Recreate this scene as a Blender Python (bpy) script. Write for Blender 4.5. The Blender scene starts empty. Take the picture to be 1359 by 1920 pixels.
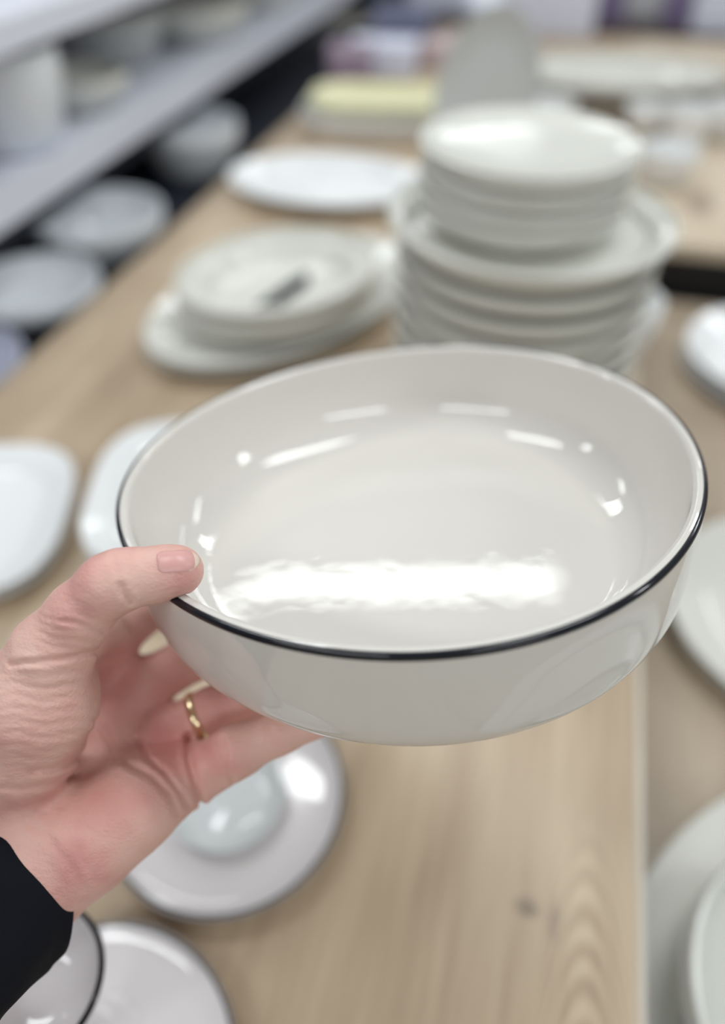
import bpy, bmesh, math, random
import numpy as np
from mathutils import Vector, Matrix

# ---------------------------------------------------------------- camera, world, lights
scene = bpy.context.scene
COL = scene.collection
TZ = 0.80                      # height of the display table top above the floor
FPX, CX, CY = 1387.0, 679.5, 960.0
PITCH, YAW = math.radians(43.5), math.radians(14.7)
FW = np.array([-math.sin(YAW)*math.cos(PITCH), math.cos(YAW)*math.cos(PITCH), -math.sin(PITCH)])
RT = np.array([math.cos(YAW), math.sin(YAW), 0.0])
UP = np.cross(RT, FW)
CAM = np.array([0.0, 0.0, TZ + 0.5])

cam_data = bpy.data.cameras.new('camera')
cam = bpy.data.objects.new('camera', cam_data)
COL.objects.link(cam)
cam.matrix_world = Matrix(((RT[0], UP[0], -FW[0], CAM[0]), (RT[1], UP[1], -FW[1], CAM[1]), (RT[2], UP[2], -FW[2], CAM[2]), (0, 0, 0, 1)))
cam_data.sensor_fit = 'VERTICAL'
cam_data.sensor_height = 36.0
cam_data.lens = FPX*36.0/1920.0
cam_data.clip_start = 0.02
cam_data.dof.use_dof = True
cam_data.dof.focus_distance = 0.256
cam_data.dof.aperture_fstop = 2.35
scene.camera = cam

scene.view_settings.view_transform = 'Standard'
scene.view_settings.look = 'None'
scene.view_settings.gamma = 1.0
scene.view_settings.use_curve_mapping = False
scene.view_settings.exposure = -0.95
scene.cycles.use_denoising = True
scene.cycles.max_bounces = 8
scene.cycles.sample_clamp_indirect = 4.0

world = bpy.data.worlds.new('world')
scene.world = world
world.use_nodes = True
world.node_tree.nodes['Background'].inputs[0].default_value = (0.96, 0.985, 1.0, 1)
world.node_tree.nodes['Background'].inputs[1].default_value = 0.52

def strip_light(x, y, sx, sy, power):
    ld = bpy.data.lights.new('ceiling_and_fill_strip', 'AREA')
    ld.shape = 'RECTANGLE'; ld.size = sx; ld.size_y = sy
    ld.energy = power; ld.color = (0.95, 0.985, 1.0)
    o = bpy.data.objects.new('ceiling_and_fill_strip', ld)
    COL.objects.link(o); o.location = (x, y, TZ + 2.2)
for (lx, ly, sx, sy, pw) in ((-1.22, 3.41, 1.85, 0.30, 38), (1.9, 3.42, 1.85, 0.36, 46), (-4.3, 3.42, 1.85, 0.36, 46),
                             (.45, 0.95, .95, 0.34, 34), (-1.48, 0.95, .95, 0.34, 34), (-4.3, 0.95, 1.85, 0.34, 62), (3.2, 0.95, 1.85, 0.34, 62),
                             (-1.2, -1.7, 1.85, 0.36, 58), (1.9, -1.7, 1.85, 0.36, 58),  # unseen pair behind the camera, added as fill for bowl front and hand
                             (-1.2, 6.2, 1.85, 0.36, 46), (1.9, 6.2, 1.85, 0.36, 46)):
    strip_light(lx, ly, sx, sy, pw)

# ---------------------------------------------------------------- helpers
def srgb(r, g, b):
    return tuple((c/255/12.92 if c <= 10 else ((c/255+0.055)/1.055)**2.4) for c in (r, g, b)) + (1,)

def ray(px, py):
    return FW + (px-CX)/FPX*RT - (py-CY)/FPX*UP
def on(px, py, z=0.0):
    """photo pixel -> point on the horizontal plane z above the table top"""
    d = ray(px, py); t = (TZ + z - CAM[2])/d[2]
    return CAM + t*d
M3 = np.stack([RT, -UP, FW], 1)        # camera axes (right, down, forward) -> world
def c2w(p):
    return CAM + np.asarray(p) @ M3.T

def tag(o, label=None, cat=None, group=None, kind=None):
    if label: o['label'] = label
    if cat: o['category'] = cat
    if group: o['group'] = group
    if kind: o['kind'] = kind
    return o

def mesh_obj(name, verts, faces, mat, parent=None, smooth=True, loc=None):
    me = bpy.data.meshes.new(name)
    me.from_pydata([tuple(map(float, v)) for v in verts], [], [tuple(map(int, f)) for f in faces])
    me.validate(); me.update()
    bm = bmesh.new(); bm.from_mesh(me)
    bmesh.ops.recalc_face_normals(bm, faces=bm.faces)
    bm.to_mesh(me); bm.free()
    if smooth:
        me.polygons.foreach_set('use_smooth', [True]*len(me.polygons))
    if mat: me.materials.append(mat)
    o = bpy.data.objects.new(name, me)
    COL.objects.link(o)
    if parent: o.parent = parent
    if loc is not None: o.location = loc
    return o

def sharp(o, deg=35):
    bm = bmesh.new(); bm.from_mesh(o.data)
    for e in bm.edges:
        if len(e.link_faces) == 2 and e.calc_face_angle(0) > math.radians(deg): e.smooth = False
    bm.to_mesh(o.data); bm.free()
    return o

def empty(name, loc, rz=0.0):
    o = bpy.data.objects.new(name, None); COL.objects.link(o)
    o.location = tuple(map(float, loc)); o.rotation_euler = (0, 0, rz)
    return o

def box_geo(x0, x1, y0, y1, z0, z1, b=0.0):
    bm = bmesh.new()
    r = bmesh.ops.create_cube(bm, size=1)
    for v in bm.verts:
        v.co = Vector(((v.co.x+.5)*(x1-x0)+x0, (v.co.y+.5)*(y1-y0)+y0, (v.co.z+.5)*(z1-z0)+z0))
    if b > 0:
        bmesh.ops.bevel(bm, geom=list(bm.edges), offset=b, segments=3, affect='EDGES', profile=0.5)
    vs = [v.co.copy() for v in bm.verts]; bm.verts.index_update()
    fs = [[v.index for v in f.verts] for f in bm.faces]
    bm.free()
    return vs, fs
def box(name, x0, x1, y0, y1, z0, z1, mat, parent=None, b=0.0, rot=None, loc=None):
    vs, fs = box_geo(x0, x1, y0, y1, z0, z1, b)
    o = mesh_obj(name, vs, fs, mat, parent, smooth=b > 0, loc=loc)
    if b > 0: sharp(o, 50)
    return o

def lathe(name, prof, mat, parent=None, seg=96, outline=None, closed=True, smooth=True, sharp_deg=None):
    """revolve (r, z) profile; outline(theta) scales the radius"""
    vs, fs = [], []
    n = len(prof)
    for i in range(seg):
        th = 2*math.pi*i/seg
        k = outline(th) if outline else 1.0
        for (r, z) in prof:
            vs.append((r*k*math.cos(th), r*k*math.sin(th), z))
    for i in range(seg):
        j = (i+1) % seg
        for a in range(n if closed else n-1):
            b = (a+1) % n
            if prof[a][0] < 1e-6 and prof[b][0] < 1e-6: continue
            fs.append((i*n+a, j*n+a, j*n+b, i*n+b))
    o = mesh_obj(name, vs, fs, mat, parent, smooth)
    bm = bmesh.new(); bm.from_mesh(o.data)
    bmesh.ops.remove_doubles(bm, verts=bm.verts, dist=1e-6)
    bmesh.ops.dissolve_degenerate(bm, edges=bm.edges, dist=1e-7)
    bmesh.ops.recalc_face_normals(bm, faces=bm.faces)
    bm.to_mesh(o.data); bm.free()
    if sharp_deg: sharp(o, sharp_deg)
    return o

def smooth_prof(pts, n=5):
    """Catmull-Rom resample of an open profile"""
    out = []
    for i in range(len(pts)-1):
        p0 = pts[max(i-1, 0)]; p1 = pts[i]; p2 = pts[i+1]; p3 = pts[min(i+2, len(pts)-1)]
        for k in range(n):
            t = k/n
            out.append(tuple(0.5*((2*p1[q])+(-p0[q]+p2[q])*t+(2*p0[q]-5*p1[q]+4*p2[q]-p3[q])*t*t+(-p0[q]+3*p1[q]-3*p2[q]+p3[q])*t**3) for q in (0, 1)))
    out.append(pts[-1])
    return [(max(r, 0.0), z) for r, z in out]

# ---------------------------------------------------------------- materials
class NT:
    def __init__(s, name):
        s.m = bpy.data.materials.new(name); s.m.use_nodes = True
        s.t = s.m.node_tree; s.N = s.t.nodes; s.L = s.t.links
        s.p = s.N['Principled BSDF']
    def n(s, typ, **kw):
        x = s.N.new(typ)
        for k, v in kw.items():
            if k.startswith('i_'):
                key = k[2:]; key = int(key) if key.isdigit() else key.replace('_', ' ')
                if hasattr(v, 'is_linked'): s.L.new(v, x.inputs[key])
                else: x.inputs[key].default_value = v
            else: setattr(x, k, v)
        return x
    def math(s, op, a, b=None, c=None):
        x = s.N.new('ShaderNodeMath'); x.operation = op
        for i, v in enumerate((a, b, c)):
            if v is None: continue
            if hasattr(v, 'is_linked'): s.L.new(v, x.inputs[i])
            else: x.inputs[i].default_value = v
        return x.outputs[0]
    def mix(s, fac, a, b, blend='MIX'):
        x = s.N.new('ShaderNodeMix'); x.data_type = 'RGBA'; x.blend_type = blend
        for i, v in ((0, fac), (6, a), (7, b)):
            if hasattr(v, 'is_linked'): s.L.new(v, x.inputs[i])
            else: x.inputs[i].default_value = v
        return x.outputs[2]
    def obj(s):
        return s.n('ShaderNodeTexCoord').outputs['Object']
    def noise(s, vec, scale, detail=3, rough=.5, mapscale=None):
        if mapscale:
            mp = s.n('ShaderNodeMapping', i_Scale=mapscale); s.L.new(vec, mp.inputs[0]); vec = mp.outputs[0]
        x = s.n('ShaderNodeTexNoise', i_Scale=scale, i_Detail=detail, i_Roughness=rough); s.L.new(vec, x.inputs['Vector'])
        return x.outputs[0]
    def ramp(s, fac, stops):
        x = s.N.new('ShaderNodeValToRGB'); e = x.color_ramp.elements
        while len(e) < len(stops): e.new(0.5)
        for k, (p, c) in enumerate(stops): e[k].position = p; e[k].color = c
        s.L.new(fac, x.inputs[0]); return x.outputs[0]
    def bump(s, h, strength, dist=0.001):
        x = s.n('ShaderNodeBump', i_Strength=strength, i_Distance=dist); s.L.new(h, x.inputs['Height'])
        s.L.new(x.outputs[0], s.p.inputs['Normal']); return x

def plain(name, col, rough=0.5, metal=0.0, bump=0.0, bscale=200, var=0.0, spec=0.5):
    m = NT(name); v = m.obj()
    m.p.inputs['Roughness'].default_value = rough; m.p.inputs['Metallic'].default_value = metal
    m.p.inputs['Specular IOR Level'].default_value = spec
    n = m.noise(v, bscale, 3)
    c2 = tuple(min(1, c*(1-var)) for c in col[:3]) + (1,)
    c = m.mix(n, col, c2); m.L.new(c, m.p.inputs['Base Color'])
    if bump: m.bump(n, bump, 0.0005)
    return m.m

def glaze(name, col, bump=0.25, dist=0.0016, rough=0.04, bscale=38):
    """glossy ceramic glaze with a faint hand-made waviness"""
    m = NT(name); v = m.obj()
    big = m.noise(v, bscale, 1.5, 0.45)
    tone = m.noise(v, 9, 2)
    c2 = tuple(c*0.965 for c in col[:3]) + (1,)
    m.L.new(m.mix(tone, col, c2), m.p.inputs['Base Color'])
    m.p.inputs['Roughness'].default_value = rough
    m.p.inputs['IOR'].default_value = 1.52
    m.bump(big, bump, dist)
    return m.m

WHITE = glaze('ivory_glaze', srgb(222, 218, 211), bump=0.35, dist=0.00021, bscale=85, rough=0.012)
CREAM = glaze('cream_stoneware', srgb(224, 224, 216), rough=0.12)
CREAM2 = glaze('pale_grey_stoneware', srgb(214, 215, 208), rough=0.15)
COOL = glaze('cool_white_porcelain', srgb(238, 240, 240), rough=0.12)
SAUCER = glaze('saucer_porcelain', srgb(230, 226, 227), rough=0.08)
YELLOW = glaze('pale_yellow_glaze', srgb(238, 236, 200), rough=0.15)
GREYP = glaze('matt_grey_stoneware', srgb(200, 202, 200), rough=0.5)
BLACKRIM = plain('black_rim_glaze', srgb(22, 24, 32), 0.08)
NAVY = plain('navy_panel', srgb(30, 35, 48), 0.6, var=0.15, bscale=20)
BLACKM = plain('black_metal', srgb(20, 22, 27), 0.5)
SHELFM = plain('shelf_grey_metal', srgb(236, 239, 250), 0.45, var=0.05)
GOLD = plain('gold', (0.82, 0.66, 0.42, 1), 0.22, 1.0)
PGOLD = plain('pale_gold', (0.85, 0.72, 0.56, 1), 0.35, 1.0)
FLOORM = plain('floor_vinyl', srgb(150, 146, 140), 0.4, var=0.1, bscale=6)
WALLM = plain('painted_wall', srgb(190, 190, 188), 0.8, var=0.04)
MAUVE = plain('mauve_card', srgb(150, 132, 150), 0.6)
ROSE = plain('rose_card', srgb(196, 176, 176), 0.6)
BLUEV = plain('slate_blue_card', srgb(104, 110, 138), 0.6)
LAV = plain('lavender_card', srgb(218, 222, 238), 0.6)
PURPLE = plain('purple_card', srgb(128, 116, 148), 0.6)
BROWN = plain('walnut_board', srgb(122, 106, 88), 0.55, var=0.2, bscale=30)
DARKPAT = plain('dark_grey_underglaze', srgb(34, 36, 44), 0.8, spec=0.1)

def wood_mat(name, lo, hi, knot=None, arch=None):
    m = NT(name); v = m.obj()
    fine = m.noise(v, 1.0, 5, .6, (170, 9, 9))
    wide = m.noise(v, 1.0, 3, .5, (26, 2.4, 2.4))
    patch = m.noise(v, 1.0, 2, .5, (9, 4, 4))
    g = m.math('ADD', m.math('MULTIPLY', fine, .28), m.math('ADD', m.math('MULTIPLY', wide, .38), m.math('MULTIPLY', patch, .34)))
    if arch:
        ax, freq = arch
        sx = m.n('ShaderNodeSeparateXYZ'); m.L.new(v, sx.inputs[0])
        dx = m.math('SUBTRACT', sx.outputs[0], ax)
        d2 = m.math('MULTIPLY', dx, dx)
        warp = m.noise(v, 14, 2)
        q = m.math('ADD', m.math('ADD', sx.outputs[1], m.math('MULTIPLY', d2, 110.0)), m.math('MULTIPLY', warp, 0.03))
        s_ = m.math('SINE', m.math('MULTIPLY', q, freq))
        mask = m.math('POWER', 2.718, m.math('MULTIPLY', d2, -1300.0))
        near = m.n('ShaderNodeMapRange', i_1=0.26, i_2=0.20); m.L.new(sx.outputs[1], near.inputs[0])
        g = m.math('ADD', g, m.math('MULTIPLY', m.math('MULTIPLY', s_, m.math('MULTIPLY', mask, near.outputs[0])), 0.09))
    col = m.ramp(g, [(0.34, lo), (0.50, tuple((a+b)/2 for a, b in zip(lo, hi))), (0.66, hi)])
    for (kx, ky, rx, ry, kc) in (knot or []):
        mp = m.n('ShaderNodeMapping', i_Location=(-kx/rx, -ky/ry, 0), i_Scale=(1/rx, 1/ry, 0)); m.L.new(v, mp.inputs[0])
        wv = m.n('ShaderNodeVectorMath', operation='ADD'); m.L.new(mp.outputs[0], wv.inputs[0])
        nn = m.n('ShaderNodeTexNoise', i_Scale=120.0, i_Detail=2.0); m.L.new(v, nn.inputs['Vector'])
        sc = m.n('ShaderNodeVectorMath', operation='SCALE', i_Scale=0.9); m.L.new(nn.outputs[1], sc.inputs[0]); m.L.new(sc.outputs[0], wv.inputs[1])
        su = m.n('ShaderNodeVectorMath', operation='SUBTRACT', i_1=(.45, .45, .45)); m.L.new(wv.outputs[0], su.inputs[0])
        mm = m.n('ShaderNodeVectorMath', operation='MULTIPLY', i_1=(1, 1, 0)); m.L.new(su.outputs[0], mm.inputs[0])
        ln = m.n('ShaderNodeVectorMath', operation='LENGTH'); m.L.new(mm.outputs[0], ln.inputs[0])
        r = m.n('ShaderNodeMapRange', i_1=1.3, i_2=0.2, interpolation_type='SMOOTHSTEP'); m.L.new(ln.outputs['Value'], r.inputs[0])
        col = m.mix(m.math('MULTIPLY', r.outputs[0], 0.75), col, kc)
    m.L.new(col, m.p.inputs['Base Color'])
    m.p.inputs['Roughness'].default_value = 0.42
    m.bump(fine, 0.15, 0.0004)
    return m.m
OAK = wood_mat('oak_board', srgb(158, 136, 111), srgb(208, 189, 162), knot=[(.058, .187, .009, .007, srgb(104, 92, 80)), (.075, .184, .005, .013, srgb(150, 134, 116))], arch=(.095, 290.0))
OAK2 = wood_mat('oak_lower_shelf', srgb(160, 142, 122), srgb(196, 180, 158))
OAK3 = wood_mat('oak_far_board', srgb(196, 178, 154), srgb(216, 202, 180), knot=[(.238, 1.42, .03, .06, srgb(128, 104, 88))])

def edge_mat():
    return plain('table_edge_band', srgb(205, 196, 182), 0.5, var=0.05)
EDGE = edge_mat()

# ---------------------------------------------------------------- the room
tag(box('floor', -6, 6, -4, 9, -0.05, 0, FLOORM), kind='structure')
tag(box('wall_back', -6, 6, 9, 9.1, 0, 3.0, WALLM), kind='structure')
tag(box('wall_left', -6.1, -6, -4, 9, 0, 3.0, WALLM), kind='structure')
tag(box('wall_right', 6, 6.1, -4, 9, 0, 3.0, WALLM), kind='structure')
tag(box('wall_front', -6, 6, -4.1, -4, 0, 3.0, WALLM), kind='structure')

# display table (upper oak board)
LX0, LX1 = -0.612, 0.1265
t = tag(empty('display_table', (-.24, 1.1, 0)), 'long oak-topped display table under the held bowl and dish stacks', 'table')
def tpart(name, x0, x1, y0, y1, z0, z1, mat, b=0, root=None):
    r = root or t
    return box(name, x0, x1, y0, y1, z0, z1, mat, r, b)
def rebase(root):
    """parts were written in world space: keep them there under the root"""
    for c in root.children: c.matrix_parent_inverse = Matrix.Translation(root.location).inverted()
tpart('tabletop', LX0, LX1-.0015, -0.5, 2.75, TZ-0.024, TZ, OAK, .0012)
tpart('edge_band', LX1-.0015, LX1+.003, -0.5, 2.75, TZ-0.024, TZ-.0003, EDGE)
tpart('apron', LX0+.03, LX1-.05, -0.45, 2.70, TZ-0.11, TZ-0.024, BLACKM)
for x in (LX0+.05, LX1-.09):
    for y in (-.42, 2.62): tpart('leg', x, x+.04, y, y+.04, 0, TZ-.11, BLACKM)
rebase(t)

LOW = -0.09
t2 = tag(empty('lower_table', (.5, .4, 0)), 'lower oak-topped table on the right, in shade beside the main table edge', 'table')
tpart('tabletop', LX1-.03, 0.95, -0.6, 1.225, TZ+LOW-.024, TZ+LOW, OAK2, .001, t2)
for x in (LX1, 0.88):
    for y in (-.5, 1.1): tpart('leg', x, x+.04, y, y+.04, 0, TZ+LOW-.024, BLACKM, 0, t2)
rebase(t2)

t3 = tag(empty('rear_table', (.5, 1.9, 0)), 'pale oak table at far right with a black front panel under its edge', 'table')
tpart('tabletop', LX1+.006, 1.05, 1.235, 2.75, TZ-.022, TZ, OAK3, .001, t3)
tpart('front_panel', LX1+.02, 1.03, 1.25, 1.27, 0, TZ-.022, BLACKM, 0, t3)
rebase(t3)

# ---------------------------------------------------------------- gondola shelving on the left
g = tag(empty('shelving_unit', (-0.95, 1.6, 0)), 'grey metal shelving unit with navy back panel, running along the left side', 'shelf')
GX = -0.75
tpart('back_panel', -1.22, -1.19, -.2, 3.0, 0.2, TZ+.75, NAVY, 0, g)
tpart('deck', -1.19, -0.632, -.2, 3.0, TZ-.18, TZ-.06, NAVY, 0, g)
tpart('shelf_board', -1.19, GX-.004, -.2, 3.0, TZ+.085, TZ+.105, SHELFM, 0, g)
tpart('price_rail', GX-.004, GX, -.2, 3.0, TZ+.070, TZ+.122, SHELFM, 0, g)
tpart('shelf_board', -1.19, GX-.004, -.2, 3.0, TZ+.272, TZ+.29, SHELFM, 0, g)
tpart('price_rail', GX-.004, GX, -.2, 3.0, TZ+.262, TZ+.300, SHELFM, 0, g)
tpart('shelf_shade_strip', GX-.05, GX-.02, -.2, 3.0, TZ+.035, TZ+.085, NAVY, 0, g)  # dark strip added in place of the shade below the price rail
tpart('upright', -1.19, -1.15, 1.55, 1.60, 0, TZ+.7, NAVY, 0, g)
tpart('upright', -1.19, -1.15, 2.75, 2.80, 0, TZ+.7, NAVY, 0, g)
rebase(g)

# ---------------------------------------------------------------- dish builders
def plate_prof(R, h=.018, th=.004, well=.62, foot=.5):
    up = [(0, th*1.0), (R*well*.8, th), (R*well, th*1.3), (R*.80, h*.55), (R*.965, h*.93), (R*.99, h*1.0)]
    dn = [(R, h*.93), (R*.985, h*.80), (R*.82, h*.34), (R*(foot+.06), 0.0022), (R*foot, 0), (R*(foot-.03), .0012), (0, .0012)]
    return smooth_prof(up, 4) + smooth_prof(dn, 3)
def bowl_prof(R, h, th=.004, base=.86, fil=.014):
    rb = R*base
    up = [(0, th), (rb-fil, th), (rb-fil*.35, th+fil*.22), (rb+(R-rb)*.25, th+fil*.9), (R-th*1.0, h*.72), (R-th, h-.002), (R-th*.75, h-.0003)]
    dn = [(R-th*.3, h-.0002), (R, h-.0012), (R-.0002, h*.7), (rb+(R-rb)*.35+th*.4, fil*.9), (rb-fil*.2, fil*.2), (rb-fil, .001), (rb-fil*1.6, 0), (0, 0)]
    return smooth_prof(up, 4) + smooth_prof(dn, 4)
def coupe_prof(R, h, th=.004):
    up = [(0, th), (R*.5, th+.0005), (R*.75, th+(h-th)*.25), (R*.9, th+(h-th)*.62), (R*.985, h)]
    dn = [(R, h-.001), (R*.97, h*.68), (R*.78, h*.2), (R*.6, 0), (0, 0)]
    return smooth_prof(up, 4) + smooth_prof(dn, 4)
def oval(a, b, p=2.0):
    return lambda th: (abs(math.cos(th)/a)**p + abs(math.sin(th)/b)**p)**(-1.0/p)

def dish(name, prof, mat, loc, label, cat, group=None, outline=None, rot=0, rim=None, seg=80):
    """one dish; with a rim colour it is an Empty with body and rim_line"""
    if rim:
        root = tag(empty(name, loc, rot), label, cat, group)
        lathe('body', prof, mat, root, seg, outline)
        R, z = rim
        lathe('rim_line', [(R-.0022, z+.0003), (R-.0010, z+.0007), (R+.0008, z-.0002), (R+.0009, z-.0022), (R-.0006, z-.0024)], BLACKRIM, root, seg, outline)
        return root
    o = lathe(name, prof, mat, None, seg, outline)
    o.location = tuple(map(float, loc)); o.rotation_euler = (0, 0, rot)
    return tag(o, label, cat, group)
def W(x, y, z): return (x, y, TZ+z)

# saucers and cups in front
s1 = (-.1488, .2008)
s2 = (-.1595, .0336)
P = plate_prof(.0805, .016, .0035, .45, .4)
dish('saucer', P, SAUCER, W(s1[0], s1[1]+.002, 0), 'white black-rimmed saucer directly below the hand, with a small blue-white dish on it', 'saucer', rim=(.0797, .0155))
dish('saucer', P, SAUCER, W(*s2, 0), 'white black-rimmed saucer at the bottom left, under the white footed cup', 'saucer', rim=(.0797, .0155))

# tall cup on the bottom-left saucer
cup_p = smooth_prof([(0, .094), (.010, .0942), (.020, .098), (.0275, .106), (.0312, .116), (.0322, .1215)], 5) + smooth_prof([(.0334, .1213), (.0325, .114), (.0285, .103), (.020, .094), (.010, .089), (.006, .080), (.0052, .05), (.006, .02), (.012, .008), (.024, .003), (.025, 0), (0, 0)], 4)
cup = tag(empty('footed_cup', W(-.1683, .0531, .0036)), 'white footed cup with black rim standing on the bottom-left saucer beside the sleeve', 'cup')
lathe('body', cup_p, SAUCER, cup, 72)
lathe('rim_line', [(.0318, .1214), (.0327, .1224), (.0340, .1220), (.0344, .1200), (.0337, .1188)], BLACKRIM, cup, 72)

# small dish on the first saucer
BLUEW = glaze('blue_white_glaze', srgb(222, 227, 228), bump=.5, dist=.003, bscale=60, rough=.06)
gp = smooth_prof([(0, .003), (.022, .003), (.030, .0045), (.035, .008), (.0375, .0115)], 4) + smooth_prof([(.039, .0115), (.037, .006), (.033, .002), (.026, 0), (0, 0)], 4)
dish('small_dish', gp, BLUEW, W(-.1480, .2010, .0042), 'small pale blue-white dish on the saucer, half hidden below the hand', 'dish')

# ---------------------------------------------------------------- the big centre stack
cc = (-.025, .735)
nb = 9; pitch = .0222
pb = bowl_prof(.128, .034, .004, .84, .012)
names = ['', '', '', '', 'sixth', 'fifth', 'fourth', 'third', 'second']
first = None
for k in range(nb):
    jx = random.Random(k).uniform(-.0015, .0015)
    lab = f'wide cream coupe plate, {names[k]} from the top of the large centre stack'
    if k < 4: lab = 'wide cream coupe plate low in the large centre stack, hidden behind the held bowl'
    if first is None:
        first = dish('coupe_plate', pb, CREAM, W(cc[0]+jx, cc[1], 0), lab, 'plate', 'wide cream plates in the centre stack', seg=96)
    else:
        o = first.copy(); COL.objects.link(o); o.location = W(cc[0]+jx, cc[1]-jx, k*pitch); tag(o, lab)
ztop = (nb-1)*pitch + .010
dish('coupe_plate', bowl_prof(.1375, .020, .004, .86, .012), CREAM, W(*cc, (nb-1)*pitch+.022), 'widest cream coupe plate, topmost of the wide plates, carrying the small bowls', 'plate', 'wide cream plates in the centre stack', seg=96)
ztop = (nb-1)*pitch + .0205
# shallow bowls on top
ub = bowl_prof(.098, .034, .004, .74, .014)
first = None
un = ['bottom', 'second', 'third', 'top']
for k in range(4):
    lab = f'smaller cream bowl in the short upper stack, {un[k]} of its four' if k < 3 else 'smaller cream bowl on the very top of the centre stack, open towards us'
    z = ztop + .0055 + k*.0147
    if first is None:
        first = dish('small_bowl', ub, CREAM, W(-.037, .733, z), lab, 'bowl', 'small cream bowls on top of the centre stack', seg=96)
    else:
        o = first.copy(); COL.objects.link(o); o.location = W(-.037+.001*k, .731+.001*k, z); tag(o, lab)
# shallow flat insert dish closing the top bowl (a side plate lying in it)
dish('side_plate', coupe_prof(.0995, .012), CREAM, W(-.036, .733, ztop+.0055+3*.0147+.0255), 'pale side plate lying flat in the topmost small bowl of the centre stack', 'plate')

# white bowl tucked right of the stack
dish('serving_bowl', bowl_prof(.048, .075, .004, .7, .02), COOL, W(.095, .875, 0), 'narrow white bowl tucked behind the right side of the big centre stack', 'bowl')
# ---------------------------------------------------------------- left oval platter pile
dc = (-.334, .868)
def ov(a, b): return oval(1.0, b/a)
first = None
for k in range(2):
    lab = ['lower of the two oval off-white platters left of the big stack', 'upper of the two oval off-white platters left of the big stack'][k]
    if first is None:
        first = dish('oval_platter', plate_prof(.214, .024, .005, .7, .55), CREAM, W(*dc, 0), lab, 'platter', 'oval platters left of the centre stack', outline=ov(.214, .132), rot=1.12, seg=96)
    else:
        o = first.copy(); COL.objects.link(o); o.location = W(dc[0]+.002, dc[1], k*.010); tag(o, lab)
first = None
for k in range(3):
    lab = ['lowest', 'middle', 'patterned top'][k] + ' off-white oval bowl of the three piled on the oval platters'
    z = .022 + k*.013
    if k == 2:
        r = tag(empty('oval_bowl', W(dc[0]+.006, .833, z), .95), 'top oval off-white bowl on the platter pile, dark grey brush mark inside', 'bowl', 'oval bowls on the oval platters')
        lathe('body', bowl_prof(.134, .036, .004, .74, .03), CREAM, r, 96, ov(.142, .118))
        mk = tag(mesh_obj('brush_mark', *(lambda pts: ([(x, y, .00455) for x, y in pts], [tuple(range(len(pts)))]))([(-.006+.055*math.cos(a)*(1+.25*math.sin(3*a)), -.012+.019*math.sin(a)*(1+.3*math.cos(2*a))) for a in [i*math.pi/12 for i in range(24)]]), DARKPAT, r), 'dark grey brush mark')
        mk.rotation_euler = (0, 0, .35)
    elif first is None:
        first = dish('oval_bowl', bowl_prof(.134, .034, .004, .74, .03), CREAM, W(dc[0]+.004, .833, z), lab, 'bowl', 'oval bowls on the oval platters', outline=ov(.142, .118), rot=.95, seg=96)
    else:
        o = first.copy(); COL.objects.link(o); o.location = W(dc[0]+.005, .833, z); tag(o, lab)

# ---------------------------------------------------------------- rounded square plates on the left
sq = oval(1, 1, 3.3)
def sqp(R, h): return plate_prof(R, h, .004, .72, .6)
first = dish('square_plate', sqp(.103, .018), COOL, W(-.493, .383, 0), 'rounded square white plate at the left frame edge, lower of its pair', 'plate', 'square plates at the left edge', outline=sq, rot=.35)
o = first.copy(); COL.objects.link(o); o.location = W(-.492, .383, .010); tag(o, 'rounded square white plate at the left frame edge, upper of its pair')
first = None
lv = ['lowest', 'second', 'third', 'fourth', 'uppermost']
for k in range(5):
    lab = f'rounded square white plate behind the bowl\'s left rim, {lv[k]} of the five stacked'
    if first is None:
        first = dish('square_plate', sqp(.098, .018), COOL, W(-.268, .445, 0), lab, 'plate', 'square plates stacked left of the held bowl', outline=sq, rot=.30)
    else:
        o = first.copy(); COL.objects.link(o); o.location = W(-.268, .445, k*.011); tag(o, lab)

# ---------------------------------------------------------------- dishes on the far half of the table
def at(px, py, z=0): return tuple(on(px, py, z))
dish('serving_platter', plate_prof(.18, .030, .005, .74, .6), COOL, W(-.405, 1.30, 0), 'long white oval platter lying behind the oval platter pile', 'platter', outline=ov(.18, .125), rot=.05)
# yellow rectangular tray on a white one
rt = oval(1.0, .50, 5)
dish('rectangular_tray', bowl_prof(.205, .045, .006, .9, .02), COOL, W(-.362, 1.69, 0), 'deep white rectangular baking dish under the pale yellow one', 'tray', outline=rt, rot=.16)
dish('rectangular_tray', bowl_prof(.190, .030, .006, .9, .02), YELLOW, W(-.362, 1.70, .036), 'pale yellow rectangular baking dish stacked in a white one', 'tray', outline=rt, rot=.16)
# upright grey plate on a small stand
pr = tag(empty('display_plate', W(-.150, 1.40, 0)), 'grey oval plate standing upright on a stand behind the centre stack', 'plate')
pl = lathe('plate_body', plate_prof(.135, .016, .005, .7, .5), GREYP, pr, 80, ov(.135, .088))
pl.matrix_local = Matrix.Translation((0, 0, .145)) @ Matrix.Rotation(math.radians(-8), 4, 'Z') @ Matrix.Rotation(math.radians(80), 4, 'X') @ Matrix.Rotation(math.radians(82), 4, 'Z')
box('stand', -.07, .07, -.035, .045, 0, .012, BLACKM, pr, .003)
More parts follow.
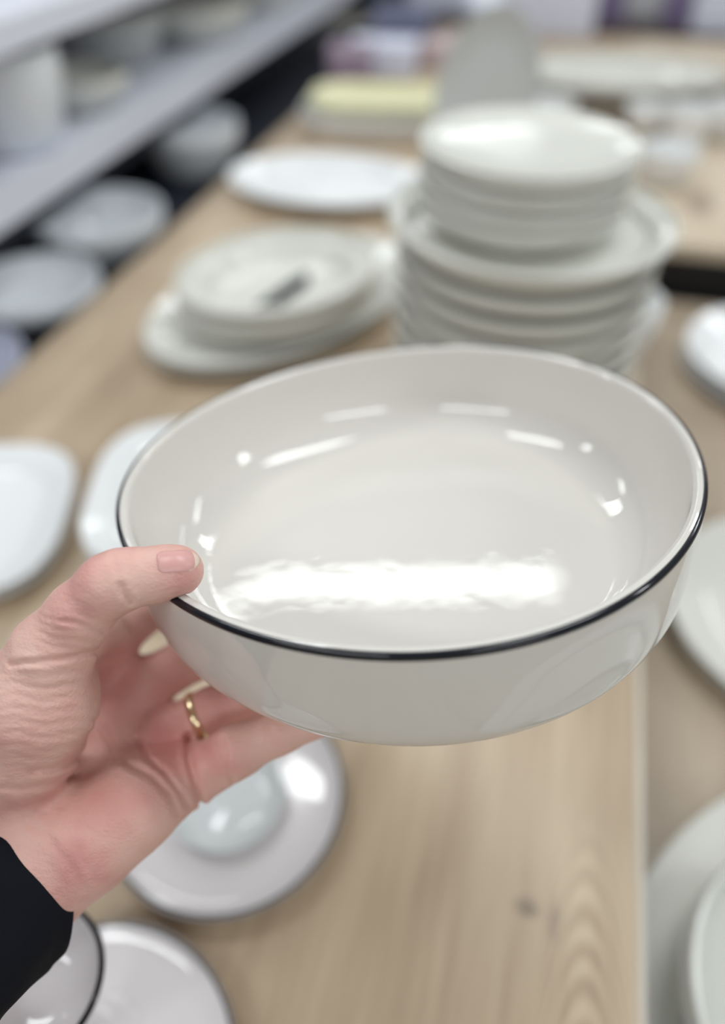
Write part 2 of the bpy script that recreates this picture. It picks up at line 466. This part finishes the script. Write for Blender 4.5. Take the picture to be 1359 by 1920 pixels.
# oval tray far right
dish('oval_tray', bowl_prof(.25, .05, .006, .85, .03), CREAM, W(.075, 2.02, .02), 'long pale oval serving dish on a brown board at the far right', 'tray', outline=ov(.25, .15), rot=.1)
o = box('serving_board', -.29, .33, -.20, .20, 0, .018, BROWN, None, .004); o.location = W(.06, 2.0, .0005); tag(o, 'brown wooden board under the long pale oval dish', 'board')
dish('sauce_dish', bowl_prof(.055, .05, .004, .7, .015), COOL, W(-.055, 1.80, .0), 'small white dish in front of the long pale oval dish', 'dish')
dish('teacup', bowl_prof(.052, .065, .003, .62, .015), COOL, at(1240, 345, .0), 'white teacup right of the top of the centre stack', 'cup')
dish('teacup', bowl_prof(.045, .075, .003, .62, .015), COOL, at(1278, 275, .0), 'white teacup on the far right board, behind the other teacups', 'cup')
dish('teacup', bowl_prof(.045, .07, .003, .62, .015), COOL, at(1352, 262, .0), 'white teacup cut by the right frame edge', 'cup')
dish('teacup', bowl_prof(.045, .055, .003, .62, .015), COOL, at(1205, 250, .0), 'small white teacup touching the rim of the top bowl in view', 'cup')

# ---------------------------------------------------------------- lower table on the right
dish('round_platter', plate_prof(.272, .028, .006, .86, .6), CREAM, W(.387, .126, LOW), 'very large round grey-white platter at the bottom right on the lower table', 'platter', seg=120)
dish('soup_bowl', bowl_prof(.108, .075, .005, .5, .03), CREAM2, W(.266, .178, LOW+.006), 'pale bowl standing on the very large platter in the bottom right corner', 'bowl')
first = None
for k in range(2):
    lab = ['lower', 'upper'][k] + ' of two pale round plates right of the held bowl, on the lower table'
    if first is None:
        first = dish('round_plate', plate_prof(.136, .022, .005, .7, .55), CREAM, W(.308, .545, LOW), lab, 'plate', 'round plates right of the held bowl')
    else:
        o = first.copy(); COL.objects.link(o); o.location = W(.306, .543, LOW+.011); tag(o, lab)
first = None
for k in range(3):
    lab = ['lowest', 'middle', 'uppermost'][k] + ' of three pale plates at the right frame edge below the black gap'
    if first is None:
        first = dish('round_plate', plate_prof(.135, .022, .005, .7, .55), COOL, W(.345, 1.02, LOW), lab, 'plate', 'round plates below the rear table edge')
    else:
        o = first.copy(); COL.objects.link(o); o.location = W(.345, 1.02, LOW+k*.011); tag(o, lab)

# ---------------------------------------------------------------- goods on the gondola
def shelf_bowl(x, y, z, R, h, mat, label, name='bowl', cat='bowl', group=None, base=.6):
    return dish(name, bowl_prof(R, h, .004, base, .015), mat, W(x, y, z), label, cat, group, seg=56)
G0, G1, G2 = 'dishes on the bottom deck of the shelving', 'dishes on the middle shelf', 'dishes on the upper shelf'
LAVW = glaze('pale_lavender_glaze', srgb(214, 218, 236), rough=0.2)
BRIGHT = glaze('bright_white_porcelain', srgb(240, 244, 248), rough=0.15)
DK = -.06
shelf_bowl(-.71, .50, DK, .075, .05, BRIGHT, 'small white bowl lowest on the deck at the left frame edge', group=G0)
shelf_bowl(-.73, .67, DK, .09, .045, LAVW, 'pale lavender bowl on the bottom deck near the left frame edge', group=G0)
shelf_bowl(-.735, .87, DK, .098, .055, BRIGHT, 'wide pale bowl on the bottom deck, in front of the deepest one', group=G0)
shelf_bowl(-.745, 1.09, DK, .108, .075, BRIGHT, 'large deep pale bowl on the bottom deck, left of the oval platters', group=G0)
shelf_bowl(-.94, .78, DK, .095, .05, BRIGHT, 'low pale bowl at the back of the bottom deck, under the shelf', group=G0)
shelf_bowl(-.76, 1.50, DK, .10, .10, BRIGHT, 'tall pale bowl on the bottom deck, farthest of the deck bowls', group=G0)
shelf_bowl(-.855, 1.09, .105, .09, .14, BRIGHT, 'bright white deep bowl on the middle shelf at the left frame edge', group=G1)
shelf_bowl(-.865, 1.31, .105, .085, .06, CREAM, 'low beige bowl on the middle shelf beside the bright white bowl', group=G1)
shelf_bowl(-.98, 1.62, .105, .12, .10, GREYP, 'dull grey bowl on the middle shelf under the upper price rail', group=G1)
shelf_bowl(-.90, 1.88, .105, .13, .08, CREAM, 'wide grey-beige bowl on the middle shelf, right of the dull grey one', group=G1)
shelf_bowl(-.90, 2.30, .105, .13, .10, CREAM, 'beige bowl far along the middle shelf', group=G1)
shelf_bowl(-.93, 1.75, .29, .12, .06, CREAM, 'beige bowl on the upper shelf in the top left corner', group=G2)
shelf_bowl(-.93, 2.10, .29, .12, .06, CREAM2, 'grey bowl on the upper shelf at the top frame edge', group=G2)

# ---------------------------------------------------------------- packaging and goods in the far distance
def carton(px, py, z, sx, sy, sz, mat, label, rot=0, cat='box', name='carton', lidmat=None):
    p = on(px, py, z)
    if p[1] < 2.7 and p[0] < -.60+sx*.55: p = np.array([-.60+sx*.55, max(p[1], 1.97), p[2]])
    root = tag(empty(name, p, rot), label, cat, 'goods at the far end')
    box('carton_body', -sx/2, sx/2, -sy/2, sy/2, 0, sz*.9, mat, root, .004)
    box('lid', -sx/2-.003, sx/2+.003, -sy/2-.003, sy/2+.003, sz*.9, sz, lidmat or mat, root, .003)
    return root
carton(525, 185, 0, .10, .12, .09, MAUVE, 'mauve carton on the table edge left of the yellow dish', .2)
carton(615, 128, 0, .17, .13, .07, LAV, 'lavender-grey carton behind the mauve one', .1)
carton(620, 88, 0, .16, .12, .10, BLUEV, 'slate blue carton under the end of the shelf rail', .1)
carton(775, 85, 0, .20, .10, .04, BROWN, 'flat brown wooden box behind the yellow dish', .1)
carton(835, 115, 0, .12, .16, .05, ROSE, 'rose carton left of the upright grey plate', .05)

ct = tag(empty('rear_counter', (.8, 3.6, 0)), 'pale counter across the far end behind the dishes', 'table')
tpart('countertop', -.65, 2.2, 3.1, 4.3, TZ-.03, TZ, SHELFM, 0, ct)
tpart('front_panel', -.63, 2.18, 3.12, 3.14, 0, TZ-.03, ROSE, 0, ct)
rebase(ct)
carton(700, 20, 0, .22, .2, .10, BLACKM, 'dark carton at the top frame edge beside the shelf end', 0)
carton(805, 12, 0, .25, .2, .12, LAV, 'pale lavender carton at the top edge left of the upright plate', 0)
carton(1025, 55, 0, .28, .2, .14, LAV, 'pale lavender carton right of the upright grey plate', 0)
carton(1130, 35, 0, .12, .2, .16, PURPLE, 'narrow purple-grey carton at the top edge, left one', 0)
carton(1200, 25, 0, .14, .2, .13, COOL, 'white carton at the top edge between two purple cartons', 0)
carton(1272, 40, 0, .12, .2, .15, PURPLE, 'narrow purple-grey carton at the top edge, right one', 0)
carton(1350, 50, 0, .2, .25, .12, LAV, 'lavender carton in the top right corner', 0)

# ---------------------------------------------------------------- the held bowl
BC = np.array([0.01822, -0.02563, 0.31684])                     # rim centre, camera axes
BN = np.array([-0.09477092, -0.82641308, -0.55503144])          # rim normal (out of the opening)
BU = np.array([-0.9934887, 0.11393072, 0.0]); BV = np.array([0.06323513, 0.55141746, -0.83182937])
BR, BH = 0.1203, 0.056
def wob(th): return 1+.00433*math.cos(2*th)+.00619*math.sin(2*th)+.01275*math.cos(3*th)-.00859*math.sin(3*th)
Rw = np.stack([BU, BV, BN], 1)
Rw = (M3 @ Rw)
if np.linalg.det(Rw) < 0: Rw[:, 1] *= -1; VS = -1
else: VS = 1
bc = c2w(BC)
bowl = tag(empty('serving_bowl', (0, 0, 0)), 'large ivory bowl with a thin black rim line, held up in the hand at centre', 'bowl')
bowl.matrix_world = Matrix([[*Rw[0], bc[0]], [*Rw[1], bc[1]], [*Rw[2], bc[2]], [0, 0, 0, 1]])
wb = lambda th: wob(VS*th)
inner = smooth_prof([(0, -.0455), (.050, -.0455), (.087, -.0455), (.0955, -.0446), (.1030, -.0412), (.1088, -.0355), (.1128, -.0275), (.1149, -.0170), (.1156, -.003), (.1161, -.0010), (.1170, -.0001)], 6)
outer = smooth_prof([(.1182, .0000), (BR-.0004, -.0005), (BR, -.0015), (BR+.0002, -.015), (BR-.0008, -.034), (.1168, -.0450), (.1105, -.0530), (.1020, -.0560), (.080, -.0565), (.078, -.0580), (.075, -.0575), (.073, -.056), (0, -.056)], 6)
lathe('body', inner+outer, WHITE, bowl, 256, wb)
lathe('rim_line', [(BR-.0012, -.00005), (BR-.0006, .00008), (BR+.0001, -.0003), (BR+.0005, -.0010), (BR+.0006, -.0019), (BR+.0004, -.0026), (BR-.0006, -.0027)], BLACKRIM, bowl, 256, wb)


# ---------------------------------------------------------------- the person's hand, sleeve and rings
def K(px, py, d):
    return np.array([(px-CX)/FPX*d, (py-CY)/FPX*d, d])
def seg_sdf(p, a, b, ra, rb):
    ba = b-a; h = np.clip(((p-a) @ ba)/(ba @ ba), 0, 1)
    return np.linalg.norm(p-a-h[..., None]*ba, axis=-1)-(ra+(rb-ra)*h)
def smin(a, b, k):
    h = np.clip(0.5+0.5*(b-a)/k, 0, 1)
    return b+(a-b)*h-k*h*(1-h)
def chain(p, pts, k=.004):
    """pts: (px, py, depth, radius mm)"""
    d = None
    for q0, q1 in zip(pts[:-1], pts[1:]):
        s = seg_sdf(p, K(*q0[:3]), K(*q1[:3]), q0[3]*.001, q1[3]*.001)
        d = s if d is None else smin(d, s, k)
    return d
THUMB = [(338, 1069, .252, 7.6), (322, 1072, .252, 8.6), (278, 1080, .250, 9.0), (232, 1084, .248, 9.3), (203, 1098, .248, 10.0),
         (150, 1150, .252, 10.6), (98, 1215, .257, 13.0)]
THENAR = [(98, 1230, .258, 13.5), (70, 1310, .265, 20.0), (40, 1390, .276, 20.5), (0, 1470, .285, 18)]
PALM = {'index': [(-20, 1500, .302, 18), (110, 1330, .318, 12), (205, 1205, .325, 11)],
        'middle': [(0, 1520, .302, 18), (160, 1400, .318, 12), (270, 1285, .329, 11.5)],
        'ring': [(20, 1540, .302, 18), (200, 1450, .314, 13), (312, 1375, .322, 11.5)],
        'pinky': [(50, 1560, .300, 18), (220, 1500, .304, 14), (350, 1445, .308, 12)]}
HYPO = [(95, 1600, .288, 18), (170, 1568, .286, 18.5), (248, 1512, .288, 16.5), (308, 1478, .296, 13.5)]
WRIST = [[(105, 1600, .290, 17.0), (58, 1668, .284, 17.0), (-60, 1775, .268, 18), (-230, 1930, .245, 20)],
         [(20, 1520, .288, 18), (-30, 1585, .284, 18), (-150, 1695, .268, 19), (-320, 1850, .245, 21)]]
FINGERS = {'index': [(205, 1205, .325, 10.5), (300, 1130, .352, 9.2), (410, 1080, .364, 8.4), (500, 1060, .370, 7.6)],
           'middle': [(270, 1285, .329, 11.2), (375, 1226, .343, 10.9), (500, 1180, .346, 8.6), (600, 1160, .348, 7.8)],
           'ring': [(312, 1375, .320, 11.2), (400, 1333, .322, 10.2), (520, 1290, .319, 8.4), (620, 1265, .320, 7.6)],
           'pinky': [(372, 1450, .303, 11.6), (445, 1408, .297, 10.0), (525, 1372, .296, 8.2), (620, 1340, .300, 7.2)]}
def bowl_sdf(p):
    q = p-BC; h = -(q @ BN); x = q @ BU; y = q @ BV
    th = np.arctan2(y, x)
    r = np.hypot(x, y)/(1+.00433*np.cos(2*th)+.00619*np.sin(2*th)+.01275*np.cos(3*th)-.00859*np.sin(3*th))
    # outer solid with rounded lower edge (radius 12 mm)
    ry, rr = .0115, .0115
    dx = r-(BR+.0002-rr); dy = np.maximum(h-(.0562-ry), -1)
    outer = np.hypot(np.maximum(dx, 0), np.maximum(dy, 0))+np.minimum(np.maximum(dx, dy), 0)-rr
    outer = np.maximum(outer, -h)
    inner = np.maximum(r-.1160, h-.0450)
    return np.maximum(outer, -inner)
CREASES = [  # (polyline px, width px, depth mm, max depth into the scene)
    ([(184, 1222), (160, 1226), (120, 1234), (70, 1240), (20, 1246)], 5, 1.0, .285),
    ([(190, 1190), (168, 1180), (140, 1168), (118, 1164)], 5, .6, .285),
    ([(245, 1128), (232, 1112), (226, 1096)], 6, 1.0, .27),
    ([(212, 1040), (214, 1062), (224, 1082)], 5, .35, .27),
    ([(250, 1032), (252, 1056), (248, 1076)], 5, .25, .27),
    ([(160, 1412), (130, 1432), (100, 1442), (60, 1446)], 6, 1.2, .30),
    ([(140, 1455), (90, 1472), (40, 1480), (0, 1478)], 6, .7, .31),
    ([(196, 1370), (214, 1408), (240, 1432), (285, 1455), (320, 1490), (330, 1525)], 7, .8, .33),
    ([(258, 1385), (275, 1420), (310, 1450), (340, 1490), (350, 1512)], 5, .9, .33),
    ([(352, 1380), (354, 1420), (366, 1465), (376, 1505)], 6, 1.5, .33),
    ([(178, 1350), (205, 1390), (218, 1430)], 5, .5, .34),
    ([(416, 1385), (424, 1412), (424, 1440), (436, 1462)], 5, .7, .32),
    ([(404, 1390), (412, 1416), (414, 1444)], 4, .4, .32),
    ([(498, 1352), (503, 1372), (502, 1396)], 5, .5, .32),
    ([(0, 1500), (40, 1530), (90, 1570), (130, 1620), (160, 1668)], 8, .3, .31),
    ([(20, 1470), (70, 1510), (120, 1560), (150, 1600), (176, 1650)], 9, .2, .31),
]
def poly_dist(u, v, pl):
    best = np.full(u.shape, 1e9, np.float32)
    for (x0, y0), (x1, y1) in zip(pl[:-1], pl[1:]):
        dx, dy = x1-x0, y1-y0
        h = np.clip(((u-x0)*dx+(v-y0)*dy)/(dx*dx+dy*dy), 0, 1)
        best = np.minimum(best, np.hypot(u-x0-h*dx, v-y0-h*dy))
    return best
def hand_sdf(p, detail=True):
    palm = None
    for k_ in PALM:
        s = chain(p, PALM[k_], .008)
        palm = s if palm is None else smin(palm, s, .010)
    palm = smin(palm, chain(p, HYPO, .008), .010)
    for w_ in WRIST: palm = smin(palm, chain(p, w_, .010), .016)
    th = smin(chain(p, THUMB, .004), chain(p, THENAR, .008), .006)
    d = smin(palm, th, .006)
    # web between thumb and index
    d = smin(d, seg_sdf(p, K(110, 1260, .285), K(200, 1180, .312), .0085, .0075), .012)
    for n_, f_ in FINGERS.items():
        d = smin(d, chain(p, f_, .004), .0035)
    if detail:
        u = p[..., 0]/p[..., 2]*FPX+CX; v = p[..., 1]/p[..., 2]*FPX+CY; z = p[..., 2]
        for pl, w, dep, zm in CREASES:
            m = poly_dist(u, v, pl)
            L = np.exp(-(m/w)**2)-0.35*np.exp(-((m-2.2*w)/(1.3*w))**2)
            d = d+dep*.001*L*(z < zm)
        # skin folds across the thumb base
        msk = np.exp(-((u-80)/95)**4)*np.exp(-((v-1335)/105)**4)*(z < .285)
        wv = np.sin((v+.10*u+7*np.sin(u*.027+1.3)+4*np.sin(u*.061))*2*math.pi/23)+.6*np.sin((v-.05*u+9*np.sin(u*.021))*2*math.pi/13.3)
        d = d+msk*.00020*wv
        msk2 = np.exp(-((u-115)/60)**4)*np.exp(-((v-1180)/45)**4)*(z < .285)
        d = d+msk2*.00022*np.sin((v*.9-.32*u+6*np.sin(u*.05))*2*math.pi/15)
    b = bowl_sdf(p)-.0002
    k = .0012
    e = -b
    h = np.clip(0.5-0.5*(e-d)/k, 0, 1)
    return e+(d-e)*h+k*h*(1-h)

def iso_mesh(fn, lo, hi, vox):
    import openvdb
    ax = [np.arange(lo[i], hi[i]+vox, vox) for i in range(3)]
    shp = tuple(len(a) for a in ax)
    vol = np.full(shp, 1.0, np.float32)
    cs = 4
    # coarse pass finds the bricks near the surface
    B = 16
    for i in range(0, shp[0], B):
        for j in range(0, shp[1], B):
            for k in range(0, shp[2], B):
                sl = (slice(i, min(i+B, shp[0])), slice(j, min(j+B, shp[1])), slice(k, min(k+B, shp[2])))
                X = [ax[0][sl[0]], ax[1][sl[1]], ax[2][sl[2]]]
                c = np.array([[(x[0]+x[-1])/2 for x in X]])
                dc = float(fn(c, False)[0])
                if abs(dc) > B*vox*0.9+.006:
                    vol[sl] = np.sign(dc)*.01; continue
                P = np.stack(np.meshgrid(*X, indexing='ij'), -1)
                vol[sl] = fn(P.reshape(-1, 3)).reshape(P.shape[:3])
    gr = openvdb.FloatGrid(1.0)
    gr.copyFromArray(vol)
    pts, quads = gr.convertToQuads(0.0)[:2]
    return np.asarray(pts)*vox+np.array(lo), quads

def flip(faces): return [tuple(reversed(f)) for f in faces]

# skin
sk = NT('skin'); v_ = sk.obj()
fine = sk.noise(v_, 900, 3, .6)
mid = sk.noise(v_, 120, 3, .55)
blot = sk.noise(v_, 34, 3, .5)
base = sk.ramp(blot, [(0.30, srgb(234, 196, 182)), (0.52, srgb(228, 180, 168)), (0.70, srgb(211, 152, 145))])
at_ = sk.n('ShaderNodeAttribute', attribute_name='flush')
base = sk.mix(at_.outputs['Fac'], base, srgb(194, 106, 102))
sk.L.new(base, sk.p.inputs['Base Color'])
sk.p.inputs['Roughness'].default_value = 0.46
sk.p.inputs['Specular IOR Level'].default_value = 0.4
sk.p.inputs['Subsurface Weight'].default_value = 0.25
sk.p.inputs['Subsurface Radius'].default_value = (1.0, 0.35, 0.2)
sk.p.inputs['Subsurface Scale'].default_value = 0.004
stretch = sk.noise(v_, 1.0, 3, .6, (240, 600, 600))
hsum = sk.math('ADD', sk.math('MULTIPLY', fine, .35), sk.math('ADD', sk.math('MULTIPLY', mid, .5), sk.math('MULTIPLY', stretch, .5)))
sk.bump(hsum, 0.8, 0.0009)
SKIN = sk.m
nl = plain('finger_nail', srgb(222, 168, 162), 0.36, var=.06, bscale=90)
nl2 = plain('nail_edge', srgb(236, 214, 196), 0.3)
SLEEVEM = plain('black_knit', srgb(16, 18, 26), 0.92, bump=0.5, bscale=900, spec=0.2)

person = tag(empty('person', c2w(K(60, 1560, .294))), "person's left hand in black sleeve with gold ring, thumb gripping the held bowl's rim", 'person')
PL = Matrix.Translation(person.location).inverted()
HP, HQ = iso_mesh(hand_sdf, (-.200, .002, .220), (-.005, .200, .392), .00085)
hand = mesh_obj('hand', c2w(HP), HQ, SKIN, person)
hand.matrix_parent_inverse = PL
# redder skin of the palm and finger pads, a property of the skin itself
uv = np.stack([HP[:, 0]/HP[:, 2]*FPX+CX, HP[:, 1]/HP[:, 2]*FPX+CY], 1)
fl = np.zeros(len(HP))
for (fx, fy, sx, sy, a, z0) in ((215, 1500, 95, 55, .45, 0), (310, 1390, 60, 60, .55, 0), (400, 1430, 60, 50, .30, 0), (150, 1600, 50, 40, .2, 0), (235, 1290, 60, 90, .45, .29), (338, 1060, 40, 30, .25, 0), (330, 1300, 120, 100, .4, .30)):
    fl = np.maximum(fl, a*np.exp(-((uv[:, 0]-fx)/sx)**2-((uv[:, 1]-fy)/sy)**2)*(HP[:, 2] > z0))
nv = len(hand.data.vertices)
attr = hand.data.attributes.new('flush', 'FLOAT', 'POINT')
if nv == len(fl): attr.data.foreach_set('value', fl.astype(np.float32))

# thumb nail: a thin curved plate lying on the thumb
def march(px, py):
    d = .235
    for _ in range(60):
        s = float(hand_sdf(K(px, py, d)[None], False)[0])
        d += s*.9
        if abs(s) < 2e-5: break
    return d
def nail_pt(s, t, off):
    # s along the nail (0 root, 1 tip), t across (-1 upper edge, 1 lower edge)
    ax = np.array([296+s*74, 1055-s*5.0]); ac = np.array([3.0, 22.0])
    w = (1-max(0, (s-.62)/.38)**2.6*.55) * (1-max(0, (.16-s)/.16)**2*.22)
    q = ax+ac*t*w + np.array([(1-abs(t)**2.2)*4.0*(s-.2)*1.2, 0])
    d = march(*q)
    p = K(q[0], q[1], d)
    e = 1e-4
    g_ = np.array([float(hand_sdf((p+np.eye(3)[i]*e)[None], False)[0]-hand_sdf((p-np.eye(3)[i]*e)[None], False)[0]) for i in range(3)])
    g_ /= np.linalg.norm(g_)
    return p+g_*off
ns, nt = 16, 12
vs = []
for off in (.00032, -.0004):
    for i in range(ns+1):
        for j in range(nt+1):
            t_ = -1+2*j/nt
            vs.append(c2w(nail_pt(i/ns, t_, off-(.0004 if off > 0 else 0)*abs(t_)**3)))
idx = lambda l, i, j: l*(ns+1)*(nt+1)+i*(nt+1)+j
fs = []
for i in range(ns):
    for j in range(nt):
        fs.append((idx(0, i, j), idx(0, i+1, j), idx(0, i+1, j+1), idx(0, i, j+1)))
        fs.append((idx(1, i, j+1), idx(1, i+1, j+1), idx(1, i+1, j), idx(1, i, j)))
for i in range(ns):
    for j in (0, nt): fs.append((idx(0, i, j), idx(0, i+1, j), idx(1, i+1, j), idx(1, i, j)))
for j in range(nt):
    for i in (0, ns): fs.append((idx(0, i, j), idx(0, i, j+1), idx(1, i, j+1), idx(1, i, j)))
nail = mesh_obj('nail', vs, fs, nl, person); nail.matrix_parent_inverse = PL
nail.data.materials.append(nl2)
for i in range(ns):
    for j in range(nt):
        if i >= ns-2 or (i > ns-5 and j >= nt-1): nail.data.polygons[2*(i*nt+j)].material_index = 1
tag(nail, 'pink thumb nail')

# sleeve: a loose knitted tube around the forearm
def ring_frame(a, b):
    w = (b-a)/np.linalg.norm(b-a); u_ = np.cross(w, [0, 0, 1.]); u_ /= np.linalg.norm(u_); return u_, np.cross(w, u_), w
SP = [(12, 1662, .283, 33.5, 28), (-20, 1692, .278, 33.5, 29), (-110, 1770, .264, 34, 30), (-230, 1880, .249, 36, 31), (-380, 2010, .232, 39, 33)]
cs_ = [K(*q[:3]) for q in SP]
u_, v2, w_ = ring_frame(cs_[0], cs_[-1])
vs, fs = [], []
rows = []
NS_ = 96
def srow(c, a, b, ph, fold):
    r_ = []
    for i in range(NS_):
        th = 2*math.pi*i/NS_
        k = 1+fold*(.02*math.sin(5*th+ph)+.012*math.sin(9*th-2*ph))
        r_.append(c+(u_*math.cos(th)*a*k+v2*math.sin(th)*b*k)*.001)
    return r_
steps = 30
def sp(t):
    x = t*(len(SP)-1); i = min(int(x), len(SP)-2); f_ = x-i
    return cs_[i]*(1-f_)+cs_[i+1]*f_, SP[i][3]*(1-f_)+SP[i+1][3]*f_, SP[i][4]*(1-f_)+SP[i+1][4]*f_
c0, a0, b0 = sp(0)
def shear(r_, f_):
    return [p_-w_*f_*(.030*(1-math.cos(2*math.pi*i/NS_))/2+.004*max(0, near_*math.sin(2*math.pi*i/NS_))) for i, p_ in enumerate(r_)]
rows.append(srow(c0+w_*.012, a0-2.6, b0-2.6, 0, .3))
rows.append(srow(c0+w_*.001, a0-2.2, b0-2.2, 0, .3))
rows.append(srow(c0-w_*.0006, a0-1.2, b0-1.2, 0, .3))
rows.append(srow(c0+w_*.0004, a0, b0, 0, .3))
for k in range(1, steps+1):
    c_, a_, b_ = sp(k/steps)
    rows.append(srow(c_, a_, b_, k*.35, min(1, .3+k*.1)))
near_ = -1 if v2[2] > 0 else 1
rows = [shear(r_, 1 if i < 4 else max(0, 1-(i-3)/14)) for i, r_ in enumerate(rows)]
for r_ in rows: vs += r_
for i in range(len(rows)-1):
    for j in range(NS_):
        fs.append((i*NS_+j, i*NS_+(j+1) % NS_, (i+1)*NS_+(j+1) % NS_, (i+1)*NS_+j))
sl = mesh_obj('sleeve', c2w(np.array(vs)), fs, SLEEVEM, person); sl.matrix_parent_inverse = PL
tag(sl, 'black knitted sleeve cuff')

# rings worn on the fingers
def finger_ring(chain_pts, i, f_, grow, width, mat, label, setting=False):
    a = K(*chain_pts[i][:3]); b = K(*chain_pts[i+1][:3])
    c = a+(b-a)*f_; r = (chain_pts[i][3]*(1-f_)+chain_pts[i+1][3]*f_)*.001+grow
    U_, V_, W_ = ring_frame(a, b)
    prof = [(-width/2, -.0006), (-width/2, .0003), (-width/4, .0009), (width/4, .0009), (width/2, .0003), (width/2, -.0006)]
    vs, fs = [], []
    n = 64
    for k in range(n):
        th = 2*math.pi*k/n
        for (z, dr) in prof: vs.append(c+(U_*math.cos(th)+V_*math.sin(th))*(r+dr)+W_*z)
    m_ = len(prof)
    for k in range(n):
        for q in range(m_):
            fs.append((k*m_+q, ((k+1) % n)*m_+q, ((k+1) % n)*m_+(q+1) % m_, k*m_+(q+1) % m_))
    o = mesh_obj('ring', c2w(np.array(vs)), fs, mat, person); o.matrix_parent_inverse = PL
    return tag(o, label)
finger_ring(FINGERS['ring'], 0, .70, .0003, .0036, GOLD, 'gold ring on the ring finger')
